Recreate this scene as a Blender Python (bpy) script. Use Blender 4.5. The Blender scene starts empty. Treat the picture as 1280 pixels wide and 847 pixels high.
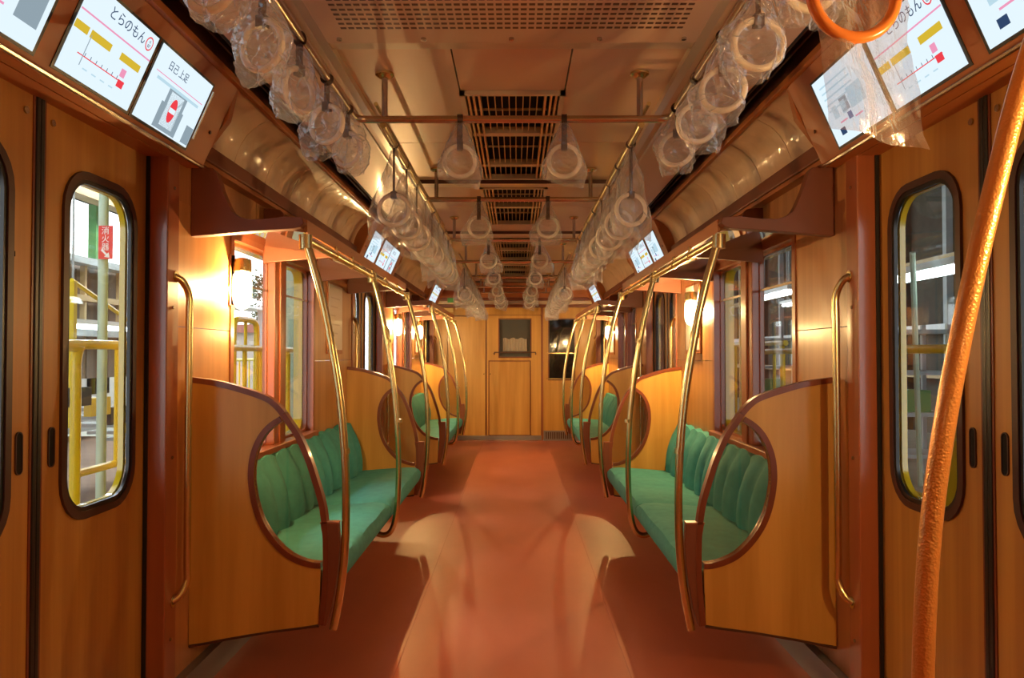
import bpy, bmesh, math, random
from mathutils import Vector, Matrix, noise
R = math.radians
C = bpy.context.scene.collection
SC = bpy.context.scene

# ---------------------------------------------------------------- camera
cam = bpy.data.objects.new('camera', bpy.data.cameras.new('camera'))
C.objects.link(cam)
cam.data.sensor_width = 36.0
cam.data.lens = 27.0
cam.data.clip_start = 0.02
cam.location = (0.014, 0.0, 1.19)
cam.rotation_euler = (R(90 + 1.223), 0, R(0.298))
SC.camera = cam

# ---------------------------------------------------------------- world: bright overcast sky
W = bpy.data.worlds.new('overcast'); SC.world = W; W.use_nodes = True
wn = W.node_tree.nodes; wl = W.node_tree.links
bg = wn['Background']
wtc = wn.new('ShaderNodeTexCoord'); wns = wn.new('ShaderNodeTexNoise'); wns.inputs['Scale'].default_value = 2.5
wcr = wn.new('ShaderNodeValToRGB')
wcr.color_ramp.elements[0].position = .3; wcr.color_ramp.elements[0].color = (.80, .88, 1, 1)
wcr.color_ramp.elements[1].position = .7; wcr.color_ramp.elements[1].color = (.97, .98, 1, 1)
wl.new(wtc.outputs['Generated'], wns.inputs['Vector']); wl.new(wns.outputs['Fac'], wcr.inputs['Fac'])
wl.new(wcr.outputs['Color'], bg.inputs['Color'])
bg.inputs['Strength'].default_value = 3.4

# ---------------------------------------------------------------- exposure, view
SC.view_settings.view_transform = 'Standard'
SC.view_settings.look = 'None'
SC.view_settings.gamma = 1.0
SC.view_settings.exposure = 0.15
SC.view_settings.use_curve_mapping = False
try:
    SC.cycles.transparent_max_bounces = 32
    SC.cycles.max_bounces = 8
    SC.cycles.sample_clamp_indirect = 6.0
    SC.cycles.caustics_refractive = False
except Exception:
    pass
LAMP = 62.0                        # watts of each wall lamp
LAMPC = (1.0, .62, .235)
SCREEN = .92

# ---------------------------------------------------------------- materials
MATS = {}
def mat(name, col, rough=.5, metal=0, coat=0, spec=.5, emit=None, es=1, bump=None, grain=None, bumpd=.002, coatr=.08, speck=None):
    m = bpy.data.materials.new(name); m.use_nodes = True
    nt = m.node_tree; b = nt.nodes['Principled BSDF']
    b.inputs['Base Color'].default_value = (*col, 1)
    b.inputs['Roughness'].default_value = rough; b.inputs['Metallic'].default_value = metal
    b.inputs['Coat Weight'].default_value = coat; b.inputs['Coat Roughness'].default_value = coatr
    b.inputs['Specular IOR Level'].default_value = spec
    if emit:
        b.inputs['Emission Color'].default_value = (*emit, 1); b.inputs['Emission Strength'].default_value = es
    if grain or bump or speck:
        tc = nt.nodes.new('ShaderNodeTexCoord')
    if grain:                       # (second colour, scale xyz, contrast lo, hi)
        mp = nt.nodes.new('ShaderNodeMapping'); mp.inputs['Scale'].default_value = grain[1]
        n = nt.nodes.new('ShaderNodeTexNoise'); n.inputs['Scale'].default_value = 1; n.inputs['Detail'].default_value = 5; n.inputs['Roughness'].default_value = .6
        cr = nt.nodes.new('ShaderNodeValToRGB')
        cr.color_ramp.elements[0].position = grain[2]; cr.color_ramp.elements[0].color = (*grain[0], 1)
        cr.color_ramp.elements[1].position = grain[3]; cr.color_ramp.elements[1].color = (*col, 1)
        nt.links.new(tc.outputs['Object'], mp.inputs['Vector']); nt.links.new(mp.outputs['Vector'], n.inputs['Vector'])
        nt.links.new(n.outputs['Fac'], cr.inputs['Fac']); nt.links.new(cr.outputs['Color'], b.inputs['Base Color'])
    if bump:                        # noise scale, strength
        n2 = nt.nodes.new('ShaderNodeTexNoise'); n2.inputs['Scale'].default_value = bump[0]; n2.inputs['Detail'].default_value = 3
        bp = nt.nodes.new('ShaderNodeBump'); bp.inputs['Strength'].default_value = bump[1]; bp.inputs['Distance'].default_value = bumpd
        nt.links.new(tc.outputs['Object'], n2.inputs['Vector']); nt.links.new(n2.outputs['Fac'], bp.inputs['Height'])
        nt.links.new(bp.outputs['Normal'], b.inputs['Normal'])
        if coat: nt.links.new(bp.outputs['Normal'], b.inputs['Coat Normal'])
    MATS[name] = m
    return m
mat('wood', (.70, .38, .085), .42, coat=.12, coatr=.2, grain=((.54, .27, .05), (9, 9, .55), .35, .65), bump=(60, .1))
mat('wood_wall', (.58, .27, .10), .34, coat=.35, coatr=.15, grain=((.46, .20, .065), (14, 14, .5), .35, .65))
mat('wood_door', (.56, .29, .06), .42, coat=.1, coatr=.25, grain=((.40, .175, .035), (12, 12, .4), .35, .65))
mat('wood_frieze', (.55, .26, .10), .4, coat=.2, coatr=.2, grain=((.36, .15, .05), (2, 14, 1), .35, .65))
mat('red_wood', (.22, .05, .018), .34, coat=.2, coatr=.12, grain=((.16, .035, .013), (20, 20, 1.5), .35, .65))
mat('pillar_wood', (.38, .11, .04), .32, coat=.5, coatr=.12, grain=((.33, .09, .035), (20, 20, .8), .35, .65))
mat('brown_enamel', (.40, .125, .03), .5, coat=.08, coatr=.2)
mat('dark_brown', (.09, .03, .015), .4)
mat('wing_wood', (.19, .05, .02), .5, coat=.1)
mat('rubber', (.012, .011, .012), .35)
mat('rubber_red', (.06, .022, .018), .4)
mat('black', (.004, .004, .004), .9)
mat('brass', (.72, .60, .30), .24, 1, bump=(160, .25), bumpd=.0012)
mat('brass_pole', (.72, .47, .17), .27, 1)
mat('steel', (.55, .5, .45), .25, 1)
mat('rail_metal', (.60, .50, .38), .22, 1)
mat('belt', (.05, .018, .01), .5)
mat('ring', (.95, .86, .76), .22, coat=.5)
mat('ring_lamplit', (.85, .27, .06), .25, coat=.4)  # ring plastic with orange lamplight painted into the colour
mat('floor_red', (.50, .13, .072), .42, grain=((.42, .10, .052), (3, 1.2, 1), .3, .7), bump=(220, .12), coat=.12, coatr=.3)
mat('floor_seam', (.42, .11, .08), .5)
mat('kick_grey', (.32, .30, .30), .35, .6)
mat('green', (.06, .32, .31), .85, grain=((.042, .25, .24), (22, 22, 22), .3, .7), bump=(420, .35))
mat('green_side', (.02, .2, .13), .85)
mat('ceil', (.72, .48, .33), .38, .1, coat=.22, coatr=.05, bump=(5, .15), bumpd=.01)
mat('ceil_side', (.66, .46, .33), .45, .1, coat=.12)
mat('ceil_trim', (.66, .52, .38), .28, .3)
mat('grille_gold', (.75, .52, .25), .3, .8)
mat('cove', (.72, .49, .34), .5, coat=.35, coatr=.07, grain=((.62, .42, .29), (3, 9, 3), .3, .7), bump=(7, .5), bumpd=.02)
mat('mirror', (.82, .72, .60), .035, 1, bump=(4, .06), bumpd=.01)
mat('poster', (.74, .66, .62), .3, coat=.5)
mat('poster_ink', (.5, .42, .4), .5)
mat('yellow', (.85, .62, .02), .35, coat=.4)
mat('yellow_car', (.80, .58, .015), .25, coat=.8)
mat('post_green', (.50, .62, .50), .55, bump=(8, .3))
mat('concrete', (.36, .36, .30), .8, grain=((.24, .26, .2), (4, 4, 1), .3, .7))
mat('platform', (.33, .22, .15), .7, grain=((.25, .16, .11), (1, 7, 1), .3, .7))
mat('shed_dark', (.075, .07, .05), .8, grain=((.04, .04, .03), (5, 5, 5), .3, .7))
mat('shed_rib', (.25, .19, .15), .7)
mat('shed_tan', (.52, .38, .2), .6)
mat('shed_grey', (.42, .46, .48), .6)
mat('shed_green', (.10, .30, .10), .6)
mat('white_paint', (.78, .80, .82), .4)
mat('sign_red', (.75, .05, .04), .4)
mat('sign_white', (.9, .9, .9), .5)
mat('tree_green', (.10, .14, .06), .9, grain=((.05, .08, .03), (9, 9, 9), .3, .7))
mat('trunk', (.12, .08, .05), .9)
mat('roof_red', (.42, .16, .13), .7)
mat('brick_wall', (.62, .52, .47), .85)
mat('stripe_black', (.02, .02, .02), .5)
mat('tube_light', (1, 1, 1), .5, emit=(.85, .97, 1), es=9)
mat('pale_reflection', (.62, .52, .48), .8)  # tone of the reflection in the end-door glass
mat('cab_grey', (.10, .10, .12), .6)
mat('dark_glass', (.01, .01, .012), .05, spec=.6)
mat('exit_green', (.05, .30, .05), .4)
mat('cream_sign', (.85, .62, .22), .5)
def emat(name, col, s):
    m = bpy.data.materials.new(name); m.use_nodes = True; nt = m.node_tree; nt.nodes.clear()
    o = nt.nodes.new('ShaderNodeOutputMaterial'); e = nt.nodes.new('ShaderNodeEmission')
    e.inputs['Color'].default_value = (*col, 1); e.inputs['Strength'].default_value = s
    nt.links.new(e.outputs[0], o.inputs[0]); MATS[name] = m
def globemat():
    m = bpy.data.materials.new('lamp_glow'); m.use_nodes = True; nt = m.node_tree; nt.nodes.clear(); N = nt.nodes.new; L = nt.links.new
    o = N('ShaderNodeOutputMaterial'); t = N('ShaderNodeBsdfTransparent'); e = N('ShaderNodeEmission'); mx = N('ShaderNodeMixShader')
    e.inputs['Color'].default_value = (1, .78, .48, 1); e.inputs['Strength'].default_value = 9; mx.inputs[0].default_value = .4
    L(t.outputs[0], mx.inputs[1]); L(e.outputs[0], mx.inputs[2]); L(mx.outputs[0], o.inputs[0]); MATS['lamp_glow'] = m
globemat()
emat('scr_white', (.78, .92, 1.0), SCREEN)
emat('scr_pale', (.55, .78, .90), SCREEN * .9)
emat('scr_blue', (.10, .28, .62), SCREEN * .6)
emat('scr_ink', (.06, .12, .28), SCREEN * .5)
emat('scr_yellow', (.75, .52, .04), SCREEN * .9)
emat('scr_red', (.95, .06, .08), SCREEN * .9)
emat('scr_pink', (.95, .35, .55), SCREEN * .9)
emat('scr_grey', (.35, .45, .52), SCREEN * .8)
def glassmat(name, tint, base, rough=.02):
    m = bpy.data.materials.new(name); m.use_nodes = True; nt = m.node_tree; nt.nodes.clear()
    o = nt.nodes.new('ShaderNodeOutputMaterial'); t = nt.nodes.new('ShaderNodeBsdfTransparent'); g = nt.nodes.new('ShaderNodeBsdfGlossy')
    t.inputs['Color'].default_value = (*tint, 1); g.inputs['Roughness'].default_value = rough
    f0 = nt.nodes.new('ShaderNodeLayerWeight'); f0.inputs['Blend'].default_value = .5
    f = nt.nodes.new('ShaderNodeMath'); f.operation = 'POWER'; f.inputs[1].default_value = 4.0; nt.links.new(f0.outputs['Facing'], f.inputs[0])
    a = nt.nodes.new('ShaderNodeMath'); a.operation = 'MULTIPLY_ADD'; a.inputs[1].default_value = .85; a.inputs[2].default_value = base
    a.use_clamp = True
    mx = nt.nodes.new('ShaderNodeMixShader')
    nt.links.new(f.outputs[0], a.inputs[0]); nt.links.new(a.outputs[0], mx.inputs[0])
    nt.links.new(t.outputs[0], mx.inputs[1]); nt.links.new(g.outputs[0], mx.inputs[2]); nt.links.new(mx.outputs[0], o.inputs[0])
    MATS[name] = m
glassmat('glass', (.96, .98, .96), .03)
glassmat('glass_round', (.90, .86, .80), .04)
def bagmat(name='polythene', base=.21):   # thin crumpled polythene
    m = bpy.data.materials.new(name); m.use_nodes = True; nt = m.node_tree; nt.nodes.clear(); N = nt.nodes.new; L = nt.links.new
    o = N('ShaderNodeOutputMaterial'); t = N('ShaderNodeBsdfTransparent'); t.inputs['Color'].default_value = (.95, .95, .96, 1)
    g = N('ShaderNodeBsdfGlossy'); g.inputs['Roughness'].default_value = .10; g.inputs['Color'].default_value = (.95, .95, 1, 1)
    d = N('ShaderNodeBsdfDiffuse'); d.inputs['Color'].default_value = (.92, .95, 1, 1)
    tr = N('ShaderNodeBsdfTranslucent'); tr.inputs['Color'].default_value = (.92, .95, 1, 1)
    tc = N('ShaderNodeTexCoord'); ns = N('ShaderNodeTexNoise'); ns.inputs['Scale'].default_value = 45; ns.inputs['Detail'].default_value = 4
    bp = N('ShaderNodeBump'); bp.inputs['Strength'].default_value = .8; bp.inputs['Distance'].default_value = .006
    L(tc.outputs['Object'], ns.inputs['Vector']); L(ns.outputs['Fac'], bp.inputs['Height'])
    for s in (g, d, tr): L(bp.outputs['Normal'], s.inputs['Normal'])
    m1 = N('ShaderNodeMixShader'); m1.inputs[0].default_value = .5; L(d.outputs[0], m1.inputs[1]); L(tr.outputs[0], m1.inputs[2])
    m2 = N('ShaderNodeMixShader'); m2.inputs[0].default_value = .55; L(m1.outputs[0], m2.inputs[1]); L(g.outputs[0], m2.inputs[2])
    lw = N('ShaderNodeLayerWeight'); lw.inputs['Blend'].default_value = .35; L(bp.outputs['Normal'], lw.inputs['Normal'])
    a = N('ShaderNodeMath'); a.operation = 'MULTIPLY_ADD'; a.inputs[1].default_value = .80; a.inputs[2].default_value = base; a.use_clamp = True
    pw = N('ShaderNodeMath'); pw.operation = 'POWER'; pw.inputs[1].default_value = 1.3; L(lw.outputs['Facing'], pw.inputs[0]); L(pw.outputs[0], a.inputs[0])
    mx = N('ShaderNodeMixShader'); L(a.outputs[0], mx.inputs[0]); L(t.outputs[0], mx.inputs[1]); L(m2.outputs[0], mx.inputs[2]); L(mx.outputs[0], o.inputs[0])
    MATS[name] = m
bagmat(); bagmat('polythene_thick', .34)
def wrapmat():                      # embossed grip tube, the lamp's orange light put into its colour
    m = mat('grip', (.78, .36, .11), .33, .55, coat=.3); nt = m.node_tree; b = nt.nodes['Principled BSDF']
    tc = nt.nodes.new('ShaderNodeTexCoord'); v = nt.nodes.new('ShaderNodeTexVoronoi'); v.inputs['Scale'].default_value = 260
    bp = nt.nodes.new('ShaderNodeBump'); bp.inputs['Strength'].default_value = .5; bp.inputs['Distance'].default_value = .0012
    nt.links.new(tc.outputs['Object'], v.inputs['Vector']); nt.links.new(v.outputs['Distance'], bp.inputs['Height']); nt.links.new(bp.outputs['Normal'], b.inputs['Normal'])
wrapmat()

# ---------------------------------------------------------------- mesh helpers
def link(name, me, m, parent):
    o = bpy.data.objects.new(name, me); C.objects.link(o)
    if m: me.materials.append(MATS[m])
    if parent:
        o.parent = parent
        o.matrix_parent_inverse = Matrix.Translation(-wloc(parent))
    return o
def wloc(o):
    if o.parent is None: return o.location.copy()
    return Vector(o.get('_w', (0, 0, 0)))
class MB:
    def __init__(s): s.v = []; s.f = []
    def add(s, vs, fs):
        k = len(s.v); s.v += [tuple(p) for p in vs]; s.f += [tuple(i + k for i in f) for f in fs]; return s
    def box(s, x0, x1, y0, y1, z0, z1):
        x0, x1 = min(x0, x1), max(x0, x1)
        vs = [(x, y, z) for x in (x0, x1) for y in (y0, y1) for z in (z0, z1)]
        return s.add(vs, [(0, 1, 3, 2), (4, 6, 7, 5), (0, 4, 5, 1), (2, 3, 7, 6), (0, 2, 6, 4), (1, 5, 7, 3)])
    def prism(s, poly, a, b, ax='y'):        # poly of 2-D points extruded a..b along ax
        def P(p, t):
            return (p[0], t, p[1]) if ax == 'y' else ((t, p[0], p[1]) if ax == 'x' else (p[0], p[1], t))
        n = len(poly)
        vs = [P(p, a) for p in poly] + [P(p, b) for p in poly]
        return s.add(vs, [tuple(range(n)), tuple(range(2 * n - 1, n - 1, -1))] + [(i, (i + 1) % n, n + (i + 1) % n, n + i) for i in range(n)])
    def tube(s, pts, r, n=10, closed=False, flat=None):
        pts = [Vector(p) for p in pts]; m = len(pts); vs = []
        up = None
        for i in range(m):
            if closed: t = pts[(i + 1) % m] - pts[i - 1]
            else: t = pts[min(i + 1, m - 1)] - pts[max(i - 1, 0)]
            t.normalize()
            if up is None:
                up = Vector((0, 0, 1)) if abs(t.z) < .9 else Vector((0, 1, 0))
            a = t.cross(up)
            if a.length < 1e-4: a = t.cross(Vector((1, 0, 0)))
            a.normalize(); b = a.cross(t); b.normalize(); up = b
            for k in range(n):
                q = 2 * math.pi * k / n
                vs.append(pts[i] + a * (math.cos(q) * r) + b * (math.sin(q) * (r if flat is None else flat)))
        fs = [(i * n + k, i * n + (k + 1) % n, ((i + 1) % m) * n + (k + 1) % n, ((i + 1) % m) * n + k) for i in range(m if closed else m - 1) for k in range(n)]
        if not closed: fs += [tuple(range(n)), tuple(range(m * n - 1, m * n - n - 1, -1))]
        return s.add(vs, fs)
    def lathe(s, prof, c, n=16):             # prof (r,z) around vertical axis at c
        vs = [(c[0] + r * math.cos(2 * math.pi * k / n), c[1] + r * math.sin(2 * math.pi * k / n), c[2] + z) for r, z in prof for k in range(n)]
        m = len(prof)
        return s.add(vs, [(i * n + k, i * n + (k + 1) % n, (i + 1) * n + (k + 1) % n, (i + 1) * n + k) for i in range(m - 1) for k in range(n)] + [tuple(range(n)), tuple(range(m * n - 1, m * n - n - 1, -1))])
    def ring(s, inner, outer, a, b, ax='x'):
        def P(p, t):
            return (p[0], t, p[1]) if ax == 'y' else (t, p[0], p[1])
        n = len(inner)
        vs = [P(p, a) for p in inner] + [P(p, a) for p in outer] + [P(p, b) for p in inner] + [P(p, b) for p in outer]
        fs = []
        for i in range(n):
            j = (i + 1) % n
            fs += [(i, j, n + j, n + i), (2 * n + i, 3 * n + i, 3 * n + j, 2 * n + j), (i, 2 * n + i, 2 * n + j, j), (n + i, n + j, 3 * n + j, 3 * n + i)]
        return s.add(vs, fs)
    def build(s, name, m, parent=None, smooth=False, bevel=0):
        me = bpy.data.meshes.new(name); me.from_pydata(s.v, [], s.f)
        bm = bmesh.new(); bm.from_mesh(me); bmesh.ops.recalc_face_normals(bm, faces=bm.faces)
        if bevel:
            es = [e for e in bm.edges if len(e.link_faces) == 2 and e.calc_face_angle(0) > .6]
            bmesh.ops.bevel(bm, geom=es, offset=bevel, segments=2, affect='EDGES', profile=.6)
        bm.to_mesh(me); bm.free()
        if smooth:
            for p in me.polygons: p.use_smooth = True
            try: me.set_sharp_from_angle(angle=R(42))
            except Exception: pass
        return link(name, me, m, parent)
def box(name, m, p, *a, bevel=0): return MB().box(*a).build(name, m, p, bevel=bevel)
def tag(o, label=None, cat=None, group=None, kind=None):
    for k, v in (('label', label), ('category', cat), ('group', group), ('kind', kind)):
        if v: o[k] = v
    return o
def empty(name, loc, label=None, cat=None, group=None, kind=None):
    o = bpy.data.objects.new(name, None); C.objects.link(o); o.location = loc; o.empty_display_size = .05
    return tag(o, label, cat, group, kind)
def dup(root, loc, rz=0, label=None, group=None):
    r = root.copy(); C.objects.link(r); r.location = loc; r.rotation_euler = (0, 0, rz)
    if label: r['label'] = label
    if group: r['group'] = group
    for ch in root.children:
        c = ch.copy(); C.objects.link(c); c.parent = r
        for g in ch.children:
            d = g.copy(); C.objects.link(d); d.parent = c
    return r
def sm(pts, k=3):                   # Catmull-Rom smoothing of a polyline
    pts = [Vector(p) for p in pts]; out = []
    for i in range(len(pts) - 1):
        p0 = pts[max(i - 1, 0)]; p1 = pts[i]; p2 = pts[i + 1]; p3 = pts[min(i + 2, len(pts) - 1)]
        for j in range(k):
            t = j / k
            out.append(.5 * ((2 * p1) + (p2 - p0) * t + (2 * p0 - 5 * p1 + 4 * p2 - p3) * t * t + (3 * p1 - p0 - 3 * p2 + p3) * t ** 3))
    out.append(pts[-1]); return out
def rrect(y0, y1, z0, z1, r, n=6):
    out = []
    for cx, cy, a in ((y1 - r, z1 - r, 0), (y0 + r, z1 - r, 90), (y0 + r, z0 + r, 180), (y1 - r, z0 + r, 270)):
        for i in range(n + 1):
            q = R(a + 90 * i / n); out.append((cx + r * math.cos(q), cy + r * math.sin(q)))
    return out
def holed(rect, hole, a, b):        # plate in the YZ plane with one hole, thickness a..b in x
    y0, y1, z0, z1 = rect
    bm = bmesh.new()
    o = [bm.verts.new((a, y, z)) for y, z in ((y0, z0), (y1, z0), (y1, z1), (y0, z1))]
    h = [bm.verts.new((a, y, z)) for y, z in hole]
    es = [bm.edges.new((l[i], l[(i + 1) % len(l)])) for l in (o, h) for i in range(len(l))]
    bmesh.ops.triangle_fill(bm, use_beauty=True, edges=es)
    ex = bmesh.ops.extrude_face_region(bm, geom=list(bm.faces))
    for v in ex['geom']:
        if isinstance(v, bmesh.types.BMVert): v.co.x = b
    bm.verts.index_update()
    mb = MB(); mb.v = [tuple(v.co) for v in bm.verts]; mb.f = [tuple(v.index for v in f.verts) for f in bm.faces]
    bm.free(); return mb

SIDE = {-1: 'left', 1: 'right'}
WX, DX = 1.14, 1.205               # lining plane, door plane
PITCH = 4.09
DOORS = [1.945, 1.945 + PITCH, 1.945 + 2 * PITCH]
BEN = [2.73, 2.73 + PITCH]          # near partition of each bench
BL = 2.52
Y0, Y1 = -3.2, 10.8
NTH = ['first', 'second', 'third', 'fourth', 'fifth', 'sixth', 'seventh', 'eighth', 'ninth', 'tenth', 'eleventh', 'twelfth']

# ---------------------------------------------------------------- floor
fl = box('floor', 'floor_red', None, -1.24, 1.24, Y0, Y1, -.06, 0); tag(fl, kind='structure')
for x in (-.44, .44):
    box('floor_seam', 'floor_seam', fl, x - .002, x + .002, Y0, Y1, -.001, .0012)

# ---------------------------------------------------------------- side walls
def wall(s):
    S = SIDE[s]
    w = empty('wall_' + S, (s * WX, 4, 0), kind='structure')
    X0, X1 = s * WX, s * (WX + .05)
    def seg(name, m, y0, y1, z0, z1, x0=X0, x1=X1): return box(name, m, w, x0, x1, y0, y1, z0, z1)
    prev = Y0
    for i, d in enumerate(DOORS):
        a = d - .57 - .085; b = d + .57 + .085
        zone = BEN[i - 1] if i else None
        wins = [(zone + .39, zone + 1.62)] if i else []
        y = prev
        if wins:
            (p, q) = wins[0]
            seg('wall_panel', 'wood_wall', prev, p - .035, 1.29, 1.72); seg('wall_panel', 'wood_wall', prev, p - .035, .09, 1.287)
            seg('wall_panel', 'wood_wall', q + .035, a, 1.16, 1.72); seg('wall_panel', 'wood_wall', q + .035, a, .09, 1.157)
            seg('wall_panel', 'wood_wall', p - .035, q + .035, .09, .735)
            seg('wall_panel', 'wood_wall', p - .035, q + .035, 1.70, 1.72)
        else:
            seg('wall_panel', 'wood_wall', prev, a, .09, 1.72)
        yy = prev; n = max(1, round((a - prev) / .42)); st = (a - prev) / n
        for k in range(n):
            seg('frieze_board', 'wood_frieze', prev + k * st + .002, prev + (k + 1) * st - .002, 1.72, 1.90)
        seg('kick_strip', 'kick_grey', prev, a, .0, .10, s * (WX - .035), X1)
        # door post each side of the opening
        for (p0, p1) in ((a, a + .085), (b - .085, b)):
            pl = MB().box(s * (WX - .008), s * 1.25, p0, p1, 0, 1.86).build('door_post', 'pillar_wood', w, bevel=.004)
            jy = p1 if p0 == a else p0
            MB().box(s * (DX - .014), s * 1.203, jy - .006, jy + .006, .0, 1.86).build('door_post_seal', 'rubber', w)
            for z in (.25, .85, 1.35, 1.75):
                MB().tube([(s * (WX - .012), (p0 + p1) / 2, z), (s * (WX - .006), (p0 + p1) / 2, z)], .006, 8).build('screw', 'steel', w)
        box('lintel', 'brown_enamel', w, s * 1.139, s * 1.25, (1.21, 5.30, 9.39)[i], (2.68, 6.77, Y1)[i], 1.846, 2.165)
        prev = b
    if prev < Y1:
        seg('wall_panel', 'wood_wall', prev, Y1, .0, 1.9)
    # outer shell of the car in yellow, only where it shows round the windows
    return w
WL = {s: wall(s) for s in (-1, 1)}

# windows of the bench bays
wn_i = 0
for s in (-1, 1):
    for bi, b in enumerate(BEN):
        wn_i += 1
        p, q = b + .39, b + 1.62
        w = empty('window_%d' % wn_i, (s * WX, p, .76), kind='structure')
        xi = s * (WX - .006); xo = s * (WX + .055)
        box('sill', 'pillar_wood', w, s * (WX - .03), s * (WX + .07), p - .035, q + .035, .735, .765, bevel=.005)
        box('head_rail', 'pillar_wood', w, xi, xo, p - .035, q + .035, 1.665, 1.70)
        for (u, v) in ((p - .035, p), (p + .53, p + .71), (q, q + .035)):
            if v - u > .1:
                MB().box(xi, xo, u, v, .765, 1.665).build('mullion', 'pillar_wood', w, bevel=.004)
                MB().box(s * (WX - .016), xi, u + .06, v - .06, .765, 1.665).build('mullion_bead', 'pillar_wood', w, bevel=.004)
            else: box('jamb', 'pillar_wood', w, xi, xo, u, v, .765, 1.665)
        for (u, v) in ((p, p + .53), (p + .71, q)):
            fr = rrect(u, v, .765, 1.665, .05); inn = rrect(u + .012, v - .012, .777, 1.653, .04)
            MB().ring(inn, fr, s * (WX + .03), s * (WX + .045)).build('pane_seal', 'pillar_wood', w)
            g = MB().prism(rrect(u + .01, v - .01, .775, 1.655, .04), s * (WX + .036), s * (WX + .040), 'x').build('pane', 'glass', w)
            # hinge bar of the drop light
            box('pane_rail', 'steel', w, s * (WX + .022), s * (WX + .03), u + .012, v - .012, 1.49, 1.50)
        MB().ring(rrect(p + .01, q - .01, .775, 1.66, .07), rrect(p - .03, q + .03, .735, 1.70, .07), s * (WX + .056), s * (WX + .105)).build('outer_reveal', 'yellow_car', w, smooth=True)

# ---------------------------------------------------------------- doors
dn = 0
def door(s, d):
    global dn
    dn += 1
    D = empty('door_%d' % dn, (s * DX, d, 0), kind='structure')
    for e in (-1, 1):              # -1 near leaf, +1 far leaf
        ya, yb = (d - .57, d - .012) if e < 0 else (d + .012, d + .57)
        wy0, wy1 = (d - .50, d - .102) if e < 0 else (d + .102, d + .50)
        hole = rrect(wy0 + .012, wy1 - .012, .742, 1.698, .11)
        leaf = holed((ya, yb, .01, 1.86), hole, s * DX, s * (DX + .014)).build('door_leaf', 'wood_door', D)
        leaf['_w'] = tuple(D.location)
        def sub(mb, name, m, **k):
            o = mb.build(name, m, None, **k); o.parent = leaf; return o
        sub(MB().ring(rrect(wy0 + .022, wy1 - .022, .752, 1.688, .10), rrect(wy0, wy1, .73, 1.71, .12), s * (DX - .008), s * DX), 'window_gasket', 'rubber_red', smooth=True)
        sub(MB().ring(rrect(wy0 + .034, wy1 - .034, .764, 1.676, .09), rrect(wy0 + .022, wy1 - .022, .752, 1.688, .10), s * (DX - .004), s * (DX + .006)), 'gasket_lip', 'rubber', smooth=True)
        sub(MB().prism(rrect(wy0 + .03, wy1 - .03, .76, 1.68, .09), s * (DX + .006), s * (DX + .009), 'x'), 'pane', 'glass')
        sub(MB().ring(rrect(wy0 + .034, wy1 - .034, .764, 1.676, .09), rrect(wy0 + .02, wy1 - .02, .75, 1.69, .11), s * (DX + .0145), s * (DX + .032)), 'outer_rim', 'yellow_car', smooth=True)
        # finger grip: recessed dark slot
        gy = d + e * .066
        sub(MB().prism(rrect(gy - .011, gy + .011, .90, 1.0, .0109, 5), s * (DX - .002), s * (DX + .004), 'x'), 'finger_grip', 'black')
        sub(MB().ring(rrect(gy - .011, gy + .011, .90, 1.0, .0109, 5), rrect(gy - .014, gy + .014, .897, 1.003, .0139, 5), s * (DX - .004), s * DX), 'grip_rim', 'rubber_red')
        # rubber meeting edge
        sub(MB().box(s * (DX - .006), s * (DX + .035), min(d + e * .0, d + e * .018), max(d, d + e * .018), .01, 1.86), 'edge_rubber', 'rubber', bevel=.004)
        sub(MB().box(s * (DX - .003), s * (DX), min(d + e * .018, d + e * .026), max(d + e * .018, d + e * .026), .01, 1.86), 'edge_strip', 'red_wood')
        sy = d + e * .055
        sub(MB().tube([(s * (DX - .005), sy, 1.80), (s * DX, sy, 1.80)], .009, 12), 'screw', 'steel')
    if s < 0 and d < 3:
        pass
    box('threshold', 'kick_grey', D, s * (DX - .09), s * (DX + .05), d - .57, d + .57, 0, .012)
    # vertical handrails on both sides of the opening
    return D
for d in DOORS:
    for s in (-1, 1): door(s, d)
# small blue notice on the left door
nt_ = MB().box(-DX + .004, -DX + .001, 1.832, 1.853, 1.43, 1.443).build('door_sticker', 'dark_glass', None)
tag(nt_, 'small dark blue sticker strip on the near left door leaf beside the black seal', 'sticker')

def handrail(s, y, dirn, label):
    x = s * (WX - .04)
    pts = sm([(s * (WX - .006), y - dirn * .035, 1.455), (s * (WX - .025), y - dirn * .02, 1.44), (x, y, 1.39), (x, y, 1.3), (x, y, .9), (x, y, .5), (x, y, .43), (s * (WX - .025), y - dirn * .02, .385), (s * (WX - .006), y - dirn * .035, .37)], 4)
    r = empty('door_handrail', (s * WX, y, .37), label, 'handrail')
    MB().tube(pts, .0125, 12).build('rail_tube', 'brass', r, smooth=True)
    for z, in ((1.455,), (.37,)):
        MB().tube([(s * (WX - .006), y - dirn * .035, z), (s * (WX - .012), y - dirn * .035, z)], .02, 14).build('mounting_flange', 'brass', r, smooth=True)
for i, d in enumerate(DOORS):
    for s in (-1, 1):
        w_ = ['nearest', 'middle', 'farthest'][i]
        handrail(s, d + .665, 1, 'vertical brass handrail just beyond the %s %s door' % (w_, SIDE[s]))
        if i: handrail(s, d - .665, -1, 'vertical brass handrail just before the %s %s door' % (w_, SIDE[s]))

# ---------------------------------------------------------------- ceiling
ce = empty('ceiling', (0, 4, 2.2), kind='structure')
HDR = [(d - .735, d + .735) for d in DOORS]
HDR[0] = (1.21, 2.68); HDR[1] = (5.30, 6.77); HDR[2] = (9.39, Y1 - .23)
gr = [(2.94, 4.38), (4.62, 5.90), (6.80, 8.10), (8.6, 9.7), (9.95, 10.45)]
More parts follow.
